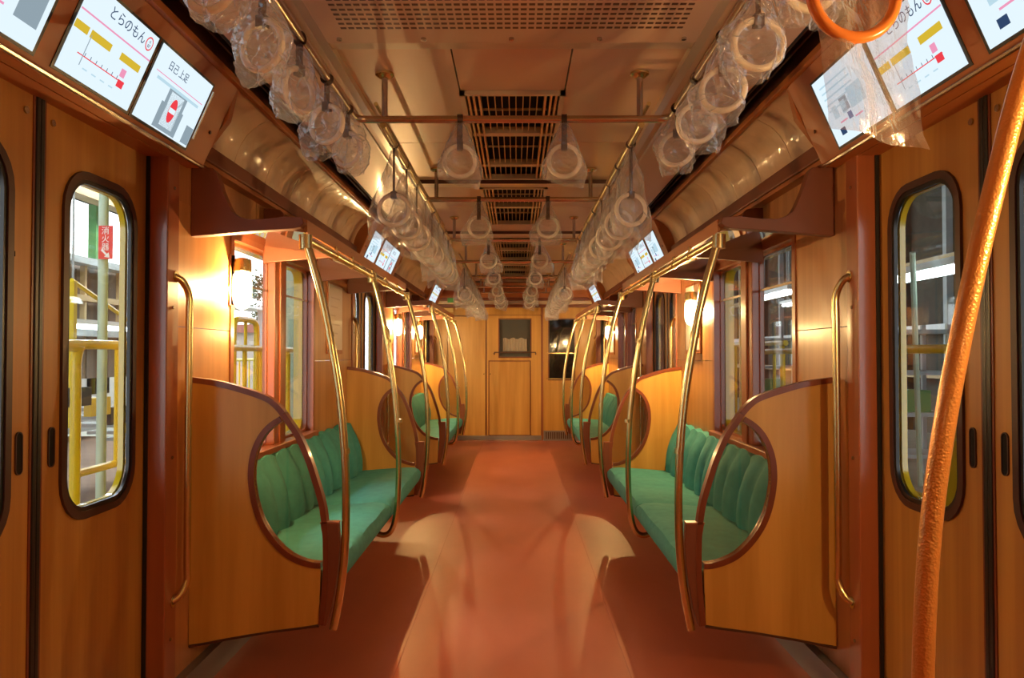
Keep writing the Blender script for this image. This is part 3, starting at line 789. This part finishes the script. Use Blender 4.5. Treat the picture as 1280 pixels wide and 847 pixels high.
def strap_proto(name, drop, seed, along, rr=.056, flat=False, bag=True, ringm='ring'):
    """along: the rail runs along y (loop wraps round it); hang point is the object's origin"""
    S = empty('hanging_strap', (0, 0, 0), 'x', 'hanging strap')
    zc = -drop - rr
    lp = []
    for i in range(13):
        a = 2 * math.pi * i / 12; lp.append((.018 * math.cos(a), 0, .018 * math.sin(a)) if along else (0, .018 * math.cos(a), .018 * math.sin(a)))
    mb = MB(); w = .010
    for i in range(12):
        p, q = lp[i], lp[i + 1]
        if along: mb.add([(p[0], -w, p[2]), (q[0], -w, q[2]), (q[0], w, q[2]), (p[0], w, p[2])], [(0, 1, 2, 3)])
        else: mb.add([(-w, p[1], p[2]), (-w, q[1], q[2]), (w, q[1], q[2]), (w, p[1], p[2])], [(0, 1, 2, 3)])
    if along: mb.box(-.003, .003, -w, w, -drop - .004, -.016)
    else: mb.box(-w, w, -.003, .003, -drop - .004, -.016)
    mb.box(-.011, .011, -.011, .011, -drop - .016, -drop + .012)
    mb.build('belt', 'belt', S)
    MB().tube([(rr * math.cos(a * math.pi / 16), 0, zc + rr * math.sin(a * math.pi / 16)) for a in range(32)], .0085, 10, closed=True).build('ring', ringm, S, smooth=True)
    if bag: bag_mesh(seed, -drop * (.3 if flat else .12), zc, rr, flat).build('plastic_bag', 'polythene', S)
    return S
random.seed(4)
protoD = [strap_proto('d', .085, 10 + k, True, flat=True) for k in range(4)]
protoB = [strap_proto('b', .20, 30 + k, True, rr=.060) for k in range(5)]
protoX = [strap_proto('x', .095, 50 + k, False, flat=False) for k in range(3)]
used = set()
def place(protos, k, loc, rz, label, group):
    p = protos[k % len(protos)]
    if id(p) not in used and True:
        if p.name not in used:
            used.add(p.name); p.location = loc; p.rotation_euler = (0, 0, rz); p['label'] = label; p['group'] = group; 
            return p
    return dup(p, loc, rz, label, group)
# prototypes must be copied before they are moved: children are local, so order does not matter
for s in (-1, 1):
    S = SIDE[s]
    for k, y in enumerate((1.44, 1.74, 2.04, 2.34, 2.63)):
        rz = random.uniform(-.5, .5) + (1.25 if (s < 0 and k == 2) else 0)
        place(protoD, k + (s > 0), (s * XD, y, ZR), rz, 'bagged short strap over the nearest %s door, %s counting away from the camera' % (S, NTH[k]), 'short straps over the nearest doors')
    for k in range(8):
        place(protoB, k + (2 if s > 0 else 0), (s * XB, 3.0 + .345 * k, 2.02), random.uniform(-.25, .25), 'bagged long strap over the nearer %s bench, %s counting away from the camera' % (S, NTH[k]), 'long straps over the nearer benches')
    for k in range(4):
        place(protoD, k, (s * XD, 5.83 + .3 * k, ZR), random.uniform(-.4, .4), 'bagged short strap over the middle %s door, %s counting away from the camera' % (S, NTH[k]), 'short straps over the middle doors')
    for k in range(10):
        place(protoB, k, (s * XB, 7.1 + .345 * k, 2.02), random.uniform(-.25, .25), 'bagged long strap over the farther %s bench, %s counting away from the camera' % (S, NTH[k]), 'long straps over the farther benches')
for k, y in enumerate(RX):
    for s in (-1, 1):
        place(protoX, k, (s * .188, y, ZR), random.uniform(-.12, .12), 'round strap hanging from the %s cross rail, %s of its pair' % (NTH[k], SIDE[s]), 'ring straps on the cross rails')
# the close ring at the upper right, coloured as lamplit, with its bag pushed off
near = strap_proto('near', .19, 77, True, rr=.062, bag=False, ringm='ring_lamplit')
near.location = (.484, 1.06, 1.945); near.rotation_euler = (0, 0, .12); near['label'] = 'close ring coloured lamplit orange, cut by the top edge at upper right, bag hanging from it'
me = MB(); rnd = random.Random(5); nu, nv = 20, 16; vs = []
for j in range(nv + 1):
    t = j / nv
    for i in range(nu + 1):
        u = i / nu - .5
        wd = .13 + .02 * t
        x = u * wd + .045 * t; z = -.17 - .265 * t - .03 * (u + .5) * t + .05 * abs(u) * (1 - t)
        p = Vector((x, .012 + .012 * math.sin(u * 6), z)); q = p * 24
        p += Vector((noise.noise(q), noise.noise(q + Vector((5, 5, 5))) * 1.6, noise.noise(q + Vector((1, 7, 2))))) * .008
        vs.append(tuple(p))
me.add(vs, [(j * (nu + 1) + i, j * (nu + 1) + i + 1, (j + 1) * (nu + 1) + i + 1, (j + 1) * (nu + 1) + i) for j in range(nv) for i in range(nu)])
o = me.build('plastic_bag', 'polythene_thick', None); o.parent = near

# ---------------------------------------------------------------- end wall
ew = empty('wall_front', (0, Y1, 0), kind='structure')
Y = Y1
def ebox(name, m, x0, x1, z0, z1, d0=.0, d1=.03, par=ew, bevel=0): return MB().box(x0, x1, Y - d1, Y - d0, z0, z1).build(name, m, par, bevel=bevel)
cx0 = -.014
ebox('wall_base', 'wood', -1.24, 1.24, 0, 2.33, -.10, -.06)
ebox('corner_panel', 'wood', -1.2, -.95, .07, 1.80)
ebox('wall_panel', 'wood', -.935, -.415, .07, 1.735)
ebox('panel_groove', 'red_wood', -.94, -.405, .065, 1.745, -.001, .024)
ebox('upper_panel', 'wood', -1.2, .365, 1.755, 1.86, 0, .026)
ebox('cornice', 'red_wood', -1.2, 1.2, 1.86, 1.90, 0, .10, bevel=.005)
ebox('cornice', 'ceil_trim', -1.2, 1.2, 1.90, 1.95, 0, .16, bevel=.01)
ebox('cornice', 'red_wood', -1.2, 1.2, 1.95, 1.99, 0, .2, bevel=.005)
ebox('cornice', 'brown_enamel', -1.2, 1.2, 1.99, 2.3, 0, .22)
ebox('kick_plate', 'kick_grey', -.92, .37, .0, .07, 0, .035)
ebox('kick_trim', 'steel', -.92, .37, .0, .012, .03, .045)
# cab door
cd = empty('door_7', (0, Y, 0), kind='structure')
def frame(x0, x1, z0, z1, t, name, m, par, d0=0, d1=.03):
    for a in ((x0, x1, z0, z0 + t), (x0, x1, z1 - t, z1), (x0, x0 + t, z0 + t, z1 - t), (x1 - t, x1, z0 + t, z1 - t)):
        ebox(name, m, *a, d0, d1, par)
ebox('door_leaf', 'wood', -.395, -.225, .07, 1.75, 0, .028, cd); ebox('door_leaf', 'wood', .225, .365, .07, 1.75, 0, .028, cd)
ebox('door_leaf', 'wood', -.225, .225, 1.695, 1.75, 0, .028, cd); ebox('door_leaf', 'wood', -.225, .225, 1.11, 1.17, 0, .028, cd)
ebox('lower_panel', 'wood', -.36, .212, .08, 1.105, -.01, .022, cd)
frame(-.372, .222, .068, 1.118, .012, 'panel_bead', 'red_wood', cd, 0, .034)
frame(-.232, .232, 1.155, 1.71, .014, 'window_frame', 'red_wood', cd, 0, .036)
ebox('pane', 'glass', -.22, .22, 1.168, 1.698, .008, .012, cd)
frame(-.402, .372, .065, 1.757, .007, 'door_gap', 'red_wood', cd, -.02, .030)
ebox('window_bar', 'dark_brown', -.29, .29, 1.225, 1.24, .05, .062, cd)
for sx in (-1, 1):
    MB().tube([(sx * .29, Y - .03, 1.205), (sx * .293, Y - .055, 1.215), (sx * .285, Y - .056, 1.232)], .008, 8).build('bar_bracket', 'dark_brown', cd, smooth=True)
for x in (-.345, -.435):
    MB().tube([(x, Y - .036, .93), (x, Y - .026, .93)], .007, 8).build('keyhole', 'black', cd)
# right-hand bay with black window and heater grille
ebox('door_post', 'pillar_wood', .372, .392, 0, 1.86, 0, .045)
ebox('wall_panel', 'wood', .395, .475, .14, 1.86); ebox('wall_panel', 'wood', .83, 1.2, .14, 1.86)
ebox('wall_panel', 'wood', .475, .83, .14, .85); ebox('wall_panel', 'wood', .475, .83, 1.70, 1.86)
frame(.465, .845, .84, 1.71, .014, 'window_frame', 'red_wood', ew, 0, .036)
w7 = empty('window_5', (.65, Y, .85), kind='structure')
ebox('pane', 'dark_glass', .478, .832, .853, 1.697, .008, .014, w7)
for z in (1.215, .86 + .0):
    ebox('guard_bar', 'brass', .44, .87, z, z + .010, .045, .055, w7)
hg = empty('heater_grille', (.68, Y, 0), 'small grey perforated heater grille low on the end wall at right', 'grille')
ebox('casing', 'kick_grey', .40, .92, 0, .14, 0, .04, hg)
for k in range(14): ebox('slat', 'dark_brown', .43 + k * .03, .444 + k * .03, .025, .12, .038, .043, hg)
# pleated sheet standing in for a pale reflection in the cab window
cab = empty('window_reflection', (0, Y + .4, 1.2), 'pale pleated cloth modelled behind the end-door window', 'glass_reflection')
mb = MB(); n = 60
vs = []
for i in range(n + 1):
    x = -.17 + .34 * i / n; yy = Y + .045 + .010 * math.sin(i * .9)
    vs += [(x, yy, 1.25), (x, yy, 1.43 + .01 * math.sin(i * .31))]
mb.add(vs, [(2 * i, 2 * i + 2, 2 * i + 3, 2 * i + 1) for i in range(n)]); mb.build('cloth', 'pale_reflection', cab, smooth=True)
ebox('cab_lining', 'cab_grey', -.25, .25, 1.12, 1.75, -.059, -.057)
sg = MB().box(-.93, -.84, Y - .23, Y - .222, 1.92, 1.98).build('exit_plate', 'exit_green', None); tag(sg, 'tiny green plate high on the end wall at left', 'sign')
sg = MB().box(-1.01, -.86, Y - .12, Y - .105, 1.79, 1.85).build('number_plate', 'cream_sign', None); tag(sg, 'small cream plate on the end wall below the green plate', 'sign')
# wall behind the camera
wb = box('wall_back', 'wood', None, -1.24, 1.24, Y0 - .05, Y0, 0, 2.33); tag(wb, kind='structure')

# ================================================================= outside: the depot
pf = box('platform_left', 'platform', None, -9.5, -1.42, -4, 11.5, -.12, -.02); tag(pf, kind='structure')
gd = box('ground', 'concrete', None, -60, 40, -20, 90, -1.2, -1.0); tag(gd, kind='structure')
pr = box('platform_right', 'concrete', None, 1.42, 9, -4, 26, -.12, -.02); tag(pr, kind='structure')
# shed roof above both sides
rf = empty('shed_roof', (0, 4, 4.4), kind='structure')
box('roof_deck', 'shed_dark', rf, -9.5, 9, -6, 11.0, 4.4, 4.5)
box('roof_deck', 'shed_dark', rf, 1.3, 9, 11.0, 26, 4.4, 4.5)
for y in range(-4, 12, 2): box('roof_beam', 'shed_dark', rf, -9.5, 9, y, y + .15, 4.1, 4.4)
box('eaves_beam', 'shed_tan', rf, -5.2, -5.0, -4, 11, 3.05, 3.3)
# left shed wall: high windows, ribbed cladding, tan studs
lw = empty('shed_wall_left', (-5.2, 6, 0), kind='structure')
box('cladding', 'shed_rib', lw, -5.42, -5.38, 0, 11, .9, 2.35)
for k in range(44): box('rib', 'shed_rib', lw, -5.38, -5.36, .1 + k * .25, .16 + k * .25, .9, 2.25)
for k in range(12): box('stud', 'shed_tan', lw, -5.28, -5.22, 5.5 + k * .42, 5.55 + k * .42, 1.55, 2.28)
box('girt', 'shed_tan', lw, -5.3, -5.2, 2, 11, 1.85, 1.92); box('girt', 'shed_grey', lw, -5.3, -5.1, 2, 11, 2.28, 2.36); box('girt', 'shed_grey', lw, -5.3, -5.1, 2, 11, 1.42, 1.56)
for k in range(9): box('window_mullion', 'shed_green', lw, -5.4, -5.3, 4.2 + k * .78, 4.3 + k * .78, 2.3, 3.1)
box('upper_cladding', 'shed_dark', lw, -5.4, -5.35, 0, 11, 3.1, 4.4)
# white vehicle parked beyond
vh = empty('parked_white_train', (-7, 7, 0), 'blurred white vehicle standing beyond the yellow railing on the left', 'vehicle')
MB().prism([(-8.4, .1), (-6.3, .1), (-6.2, .5), (-6.2, 1.0), (-6.4, 1.35), (-8.4, 1.35)], 5, 12.5).build('body', 'white_paint', vh, bevel=.05)
box('skirt', 'shed_grey', vh, -6.28, -6.18, 5, 12.5, .1, .35)
for k in range(6): box('side_window', 'dark_glass', vh, -6.21, -6.19, 5.6 + k * 1.1, 6.2 + k * 1.1, .62, .92)
# stair with yellow and black edge
st = empty('access_stair', (-3.4, 6.6, 0), 'sloping stair with yellow and black striped edge behind the left railing', 'stair')
for k in range(8):
    y = 5.6 + k * .28; z = .95 - k * .09
    box('stringer_block', 'yellow' if k % 2 else 'stripe_black', st, -3.3, -3.24, y, y + .28, z - .14, z)
    box('tread', 'shed_grey', st, -3.9, -3.3, y, y + .25, z - .03, z)
for y, z in ((5.7, .95), (7.7, .35)): box('newel', 'yellow', st, -3.32, -3.28, y, y + .04, z - .3, z + .8)
MB().tube([(-3.3, 5.7, 1.75), (-3.3, 7.75, 1.12)], .018, 8).build('hand_rail', 'yellow', st)
# extinguisher
fe = empty('fire_extinguisher', (-2.9, 6.4, -.02), 'small red fire extinguisher standing behind the left railing', 'fire extinguisher')
MB().lathe([(.0, 0), (.065, 0), (.07, .03), (.07, .42), (.05, .50), (.02, .53)], (-2.9, 6.4, .18), 16).build('cylinder', 'sign_red', fe, smooth=True)
box('valve', 'stripe_black', fe, -2.92, -2.88, 6.38, 6.42, .70, .78); box('stand', 'shed_grey', fe, -3.0, -2.8, 6.3, 6.5, -.02, .18)
# yellow railings
def railing(x, y0, y1, zt, zb, label, n, big=.023, axis='y', m='yellow'):
    r = empty('yellow_railing', (x, y0, 0), label, 'railing')
    def P(t, z): return (x, t, z) if axis == 'y' else (t, x, z)
    pts = sm([P(y0, -.02), P(y0, zt - .25), P(y0, zt - .08), P(y0 + .03, zt - .02), P(y0 + .12, zt), P(y1 - .12, zt), P(y1 - .03, zt - .02), P(y1, zt - .08), P(y1, zt - .25), P(y1, -.02)], 4)
    MB().tube(pts, big, 10).build('outer_frame', m, r, smooth=True)
    MB().tube([P(y0, zb), P(y1, zb)], big * .8, 8).build('lower_bar', m, r, smooth=True)
    for k in range(1, n):
        t = y0 + (y1 - y0) * k / n
        MB().tube([P(t, zb), P(t, zt)], big * .55, 8).build('upright', m, r, smooth=True)
railing(-1.95, 3.42, 6.6, 1.24, .66, 'near yellow tube railing seen through the nearest left door window', 9)
railing(-2.35, 1.9, 3.2, 1.2, .6, 'yellow tube railing far to the left outside', 6)
railing(-2.05, 5.6, 6.1, 1.46, .7, 'tall yellow gate post seen through the left side window', 2)
railing(-5.5, 12.5, 22, 1.1, .2, 'distant yellow fence outside the left side window', 34, .03)
# sign post
sp = empty('sign_post', (-2.6, 5.0, 0), 'pale green post carrying the tall red extinguisher sign', 'post')
MB().tube([(-2.66, 4.95, -.02), (-2.66, 4.95, 4.1)], .030, 14).build('post', 'post_green', sp, smooth=True)
ss = empty('extinguisher_sign', (-2.62, 4.9, 2.0), 'red upright sign with white writing and an arrow', 'sign')
zA, zB = 1.19 + (444 - 281) * 4.9 / 960, 1.19 + (444 - 323) * 4.9 / 960
box('plate', 'sign_red', ss, -2.665, -2.575, 4.900, 4.906, zB, zA)
for k, ch in enumerate('消火器'):
    M4 = Matrix.Translation((-2.62, 4.898, zA - .035 - k * .052)) @ Matrix.Rotation(R(90), 4, 'X')
    me_ = text_mesh(ch, .052, 'sign_white', None, M4); link('writing', me_, 'sign_white', ss)
ar = [(-.028, .02), (-.02, .028), (.012, -.004), (.022, .006), (.028, -.028), (-.006, -.022), (.004, -.012)]
zc_ = zB + .036
MB().prism([(-2.62 + a, zc_ + b) for a, b in ar], 4.896, 4.899).build('arrow', 'sign_white', ss)
# concrete column beyond the second pane
cl = MB().box(-2.36, -2.16, 7.5, 7.7, -.02, 4.1).build('shed_column', 'post_green', None, bevel=.01); tag(cl, 'pale green steel column outside the second left window pane', 'column')
cl = MB().box(-2.13, -2.08, 7.4, 7.45, -.02, 4.1).build('downpipe', 'post_green', None); tag(cl, 'thin pale pipe beside the green column outside at left', 'pipe')
# striped pole
sp2 = empty('striped_pole', (-2.2, 3.9, 0), 'leaning yellow and black striped pole outside the left door window', 'pole')
for k in range(8):
    z = 1.28 + k * .03
    MB().tube([(-2.30 + .0, 3.78 + k * -.012, z), (-2.30, 3.78 - (k + 1) * .012, z + .03)], .02, 10).build('band', 'yellow' if k % 2 else 'stripe_black', sp2)
MB().tube([(-2.30, 3.78, -.02), (-2.30, 3.78, 1.28)], .012, 8).build('shaft', 'stripe_black', sp2)
# tree, hut and wall beyond
def tree(loc, h, w, label):
    T = empty('pine_tree', loc, label, 'tree'); rnd = random.Random(int(loc[1] * 7))
    MB().tube([loc, (loc[0] + .2, loc[1], loc[2] + h)], .16, 8).build('trunk', 'trunk', T)
    mb = MB()
    for k in range(24):
        z = loc[2] + h * (.28 + .72 * k / 24); rr = w * (1.1 - .8 * k / 24) * rnd.uniform(.6, 1.1); a = rnd.uniform(0, 6.28)
        for q in range(110):
            t = rnd.random() ** .6; aa = a + rnd.gauss(0, .16)
            p = Vector((loc[0] + rr * t * math.cos(aa), loc[1] + rr * t * math.sin(aa), z + .14 * rnd.gauss(0, 1) * (.5 + t) - .1 * t + .3 * t))
            e = .16; d1 = Vector((rnd.gauss(0, 1), rnd.gauss(0, 1), rnd.gauss(0, .5))).normalized() * e; d2 = Vector((rnd.gauss(0, 1), rnd.gauss(0, 1), rnd.gauss(0, .5))).normalized() * e
            mb.add([p, p + d1, p + d2], [(0, 1, 2)])
    tag(mb.build('needles', 'tree_green', T), kind='stuff')
tree((-10.5, 33.5, -1), 6.6, 2.5, 'dark pine with tiered branches outside the left side window')
tree((-17, 42, -1), 4.2, 3.5, 'lower broad tree behind the pine outside at left')
tree((-12.5, 40, -1), 4.6, 2.4, 'bushy tree close to the mullion of the nearest left window')
hb = empty('low_building', (-12, 26, -1), 'low pale building with a reddish flat roof beyond the left window', 'building')
box('wall', 'brick_wall', hb, -13.5, -6.5, 24, 30, -1, 1.9); box('roof', 'roof_red', hb, -13.8, -6.3, 23.8, 30.2, 1.9, 2.15)
for k in range(4): box('window', 'dark_glass', hb, -12.6 + k * 1.5, -11.9 + k * 1.5, 23.95, 24.0, .4, 1.3)
vt = empty('snowy_canopy', (-9, 20, 2), 'white sloping canopy edge outside the left side window', 'canopy')
MB().prism([(-12, 2.9), (-6.2, 2.35), (-6.2, 2.30), (-12, 2.8)], 18, 21).build('canopy', 'white_paint', vt)
for x in (-11.5, -6.4): box('canopy_leg', 'shed_grey', vt, x, x + .1, 19, 19.1, -1, 2.4)

# right side: dark shed interior with fluorescent fittings
rw = empty('shed_wall_right', (6.5, 8, 0), kind='structure')
box('cladding', 'shed_dark', rw, 6.5, 6.6, -4, 26, -.1, 4.4)
for k in range(24): box('rib', 'shed_grey' if k % 6 == 0 else 'shed_dark', rw, 6.4, 6.5, -3 + k * 1.2, -2.9 + k * 1.2, -.1, 4.4)
box('cladding', 'shed_dark', rw, 1.3, 6.6, 26, 26.1, -.1, 4.4)
for z, m in ((2.55, 'shed_tan'), (1.55, 'white_paint'), (.85, 'shed_tan')): box('girt', m, rw, 6.2, 6.32, -4, 26, z, z + .1)
# strong tubes for the fill fittings added high on the left
mat('tube_light_fill', (1, 1, 1), .5, emit=(.92, .97, 1), es=150)
def tube_lamp(x0, x1, y, z, label, ax='y', L=1.2, m='tube_light'):
    T = empty('fluorescent_lamp', (x0, y, z), label, 'fluorescent lamp')
    box('fitting', 'white_paint', T, x0 - .08, x0 + .08, y, y + L, z, z + .05)
    for q in (-.04, .04):
        MB().tube([(x0 + q, y + .04, z - .025), (x0 + q, y + L - .04, z - .025)], .022, 10).build('tube', m, T, smooth=True)
    for yy in (y + .15, y + L - .15): box('drop_rod', 'shed_grey', T, x0 - .008, x0 + .008, yy, yy + .016, z + .05, 4.4)
tube_lamp(3.0, 0, 4.9, 1.80, 'bright fluorescent fitting seen through the right door window')
tube_lamp(3.2, 0, 8.8, 1.95, 'fluorescent fitting seen through the nearest right window')
tube_lamp(4.8, 0, 12.5, 2.1, 'farther fluorescent fitting outside on the right')
tube_lamp(-4.6, 0, 7.8, 1.52, 'fluorescent fitting outside the left door window', L=1.4)
tube_lamp(-3.6, 0, 5.2, 3.7, 'added high fluorescent fill light under the shed roof outside on the left', L=1.4, m='tube_light_fill')  # this and the next two are added to brighten the left railings
tube_lamp(-3.2, 0, 2.6, 3.7, 'second added high fluorescent fill light under the left shed roof, level with the nearest door', L=1.4, m='tube_light_fill')
tube_lamp(-4.2, 0, 8.6, 3.7, 'third added high fluorescent fill light under the left shed roof, farthest off', L=1.4, m='tube_light_fill')
tube_lamp(4.2, 0, 3.4, 3.2, 'high fluorescent fitting outside on the right')
tube_lamp(2.6, 0, 14.5, 2.0, 'distant fluorescent fitting far along the right side')
railing(2.0, 3.5, 6.4, 1.22, .5, 'yellow tube railing seen through the right door window', 6)
railing(2.3, 6.6, 9.4, 1.30, .4, 'yellow tube railing outside the nearest right window', 4)
yp = MB().box(2.1, 2.14, 7.15, 7.2, -.02, 2.25).build('yellow_post', 'yellow', None); tag(yp, 'tall slim yellow post outside the nearest right window', 'post')
yb = empty('yellow_cabinet', (1.8, 2.9, -.02), 'flat yellow steel cabinet outside the right door window, low down', 'cabinet')
box('body', 'yellow', yb, 1.72, 2.0, 2.78, 3.10, -.02, 1.12, bevel=.01); MB().tube([(1.715, 2.9, .70), (1.72, 2.9, .70)], .01, 10).build('bolt', 'steel', yb)
rc = MB().box(2.06, 2.18, 3.32, 3.44, -.02, 4.1).build('shed_column', 'concrete', None, bevel=.01); tag(rc, 'rough grey column outside at the far edge of the right door window', 'column')
gp = MB().box(2.42, 2.56, 5.2, 5.3, -.02, 4.1).build('grey_duct', 'shed_grey', None); tag(gp, 'pale grey vertical duct beyond the right door window', 'duct')
gp = MB().tube([(3.1, 5.9, .2), (2.75, 5.3, 1.9)], .02, 8).build('brace_rod', 'post_green', None); tag(gp, 'thin slanting pale rod outside the right door window', 'rod')
for k, (x, y, wd, z) in enumerate(((3.6, 7.4, .5, 1.5), (3.9, 9.2, .6, 1.1), (3.4, 11.0, .5, 1.7))):
    e = empty('equipment_rack', (x, y, 0), ['nearest', 'middle', 'farthest'][k] + ' grey equipment rack in the shed on the right', 'equipment rack')
    for q in range(4): box('shelf', 'shed_grey', e, x, x + .6, y, y + wd, .2 + q * .4, .24 + q * .4)
    for xx in (x, x + .56):
        for yy in (y, y + wd - .04): box('upright', 'shed_grey', e, xx, xx + .04, yy, yy + .04, -.02, z)
    box('load', 'shed_green', e, x + .1, x + .45, y + .1, y + wd - .1, .64, .85)
# outer side skin of the car between the windows, yellow
for s in (-1, 1):
    sk = empty('trim_%d' % (1 if s < 0 else 2), (s * 1.26, 4, 1), kind='structure')
    box('outer_skin', 'yellow_car', sk, s * 1.245, s * 1.26, Y0, Y1, -.3, .70)
    box('outer_skin', 'yellow_car', sk, s * 1.245, s * 1.26, Y0, Y1, 1.72, 2.3)
    box('roof_skin', 'yellow_car', sk, s * .0, s * 1.26, Y0, Y1, 2.335, 2.36)
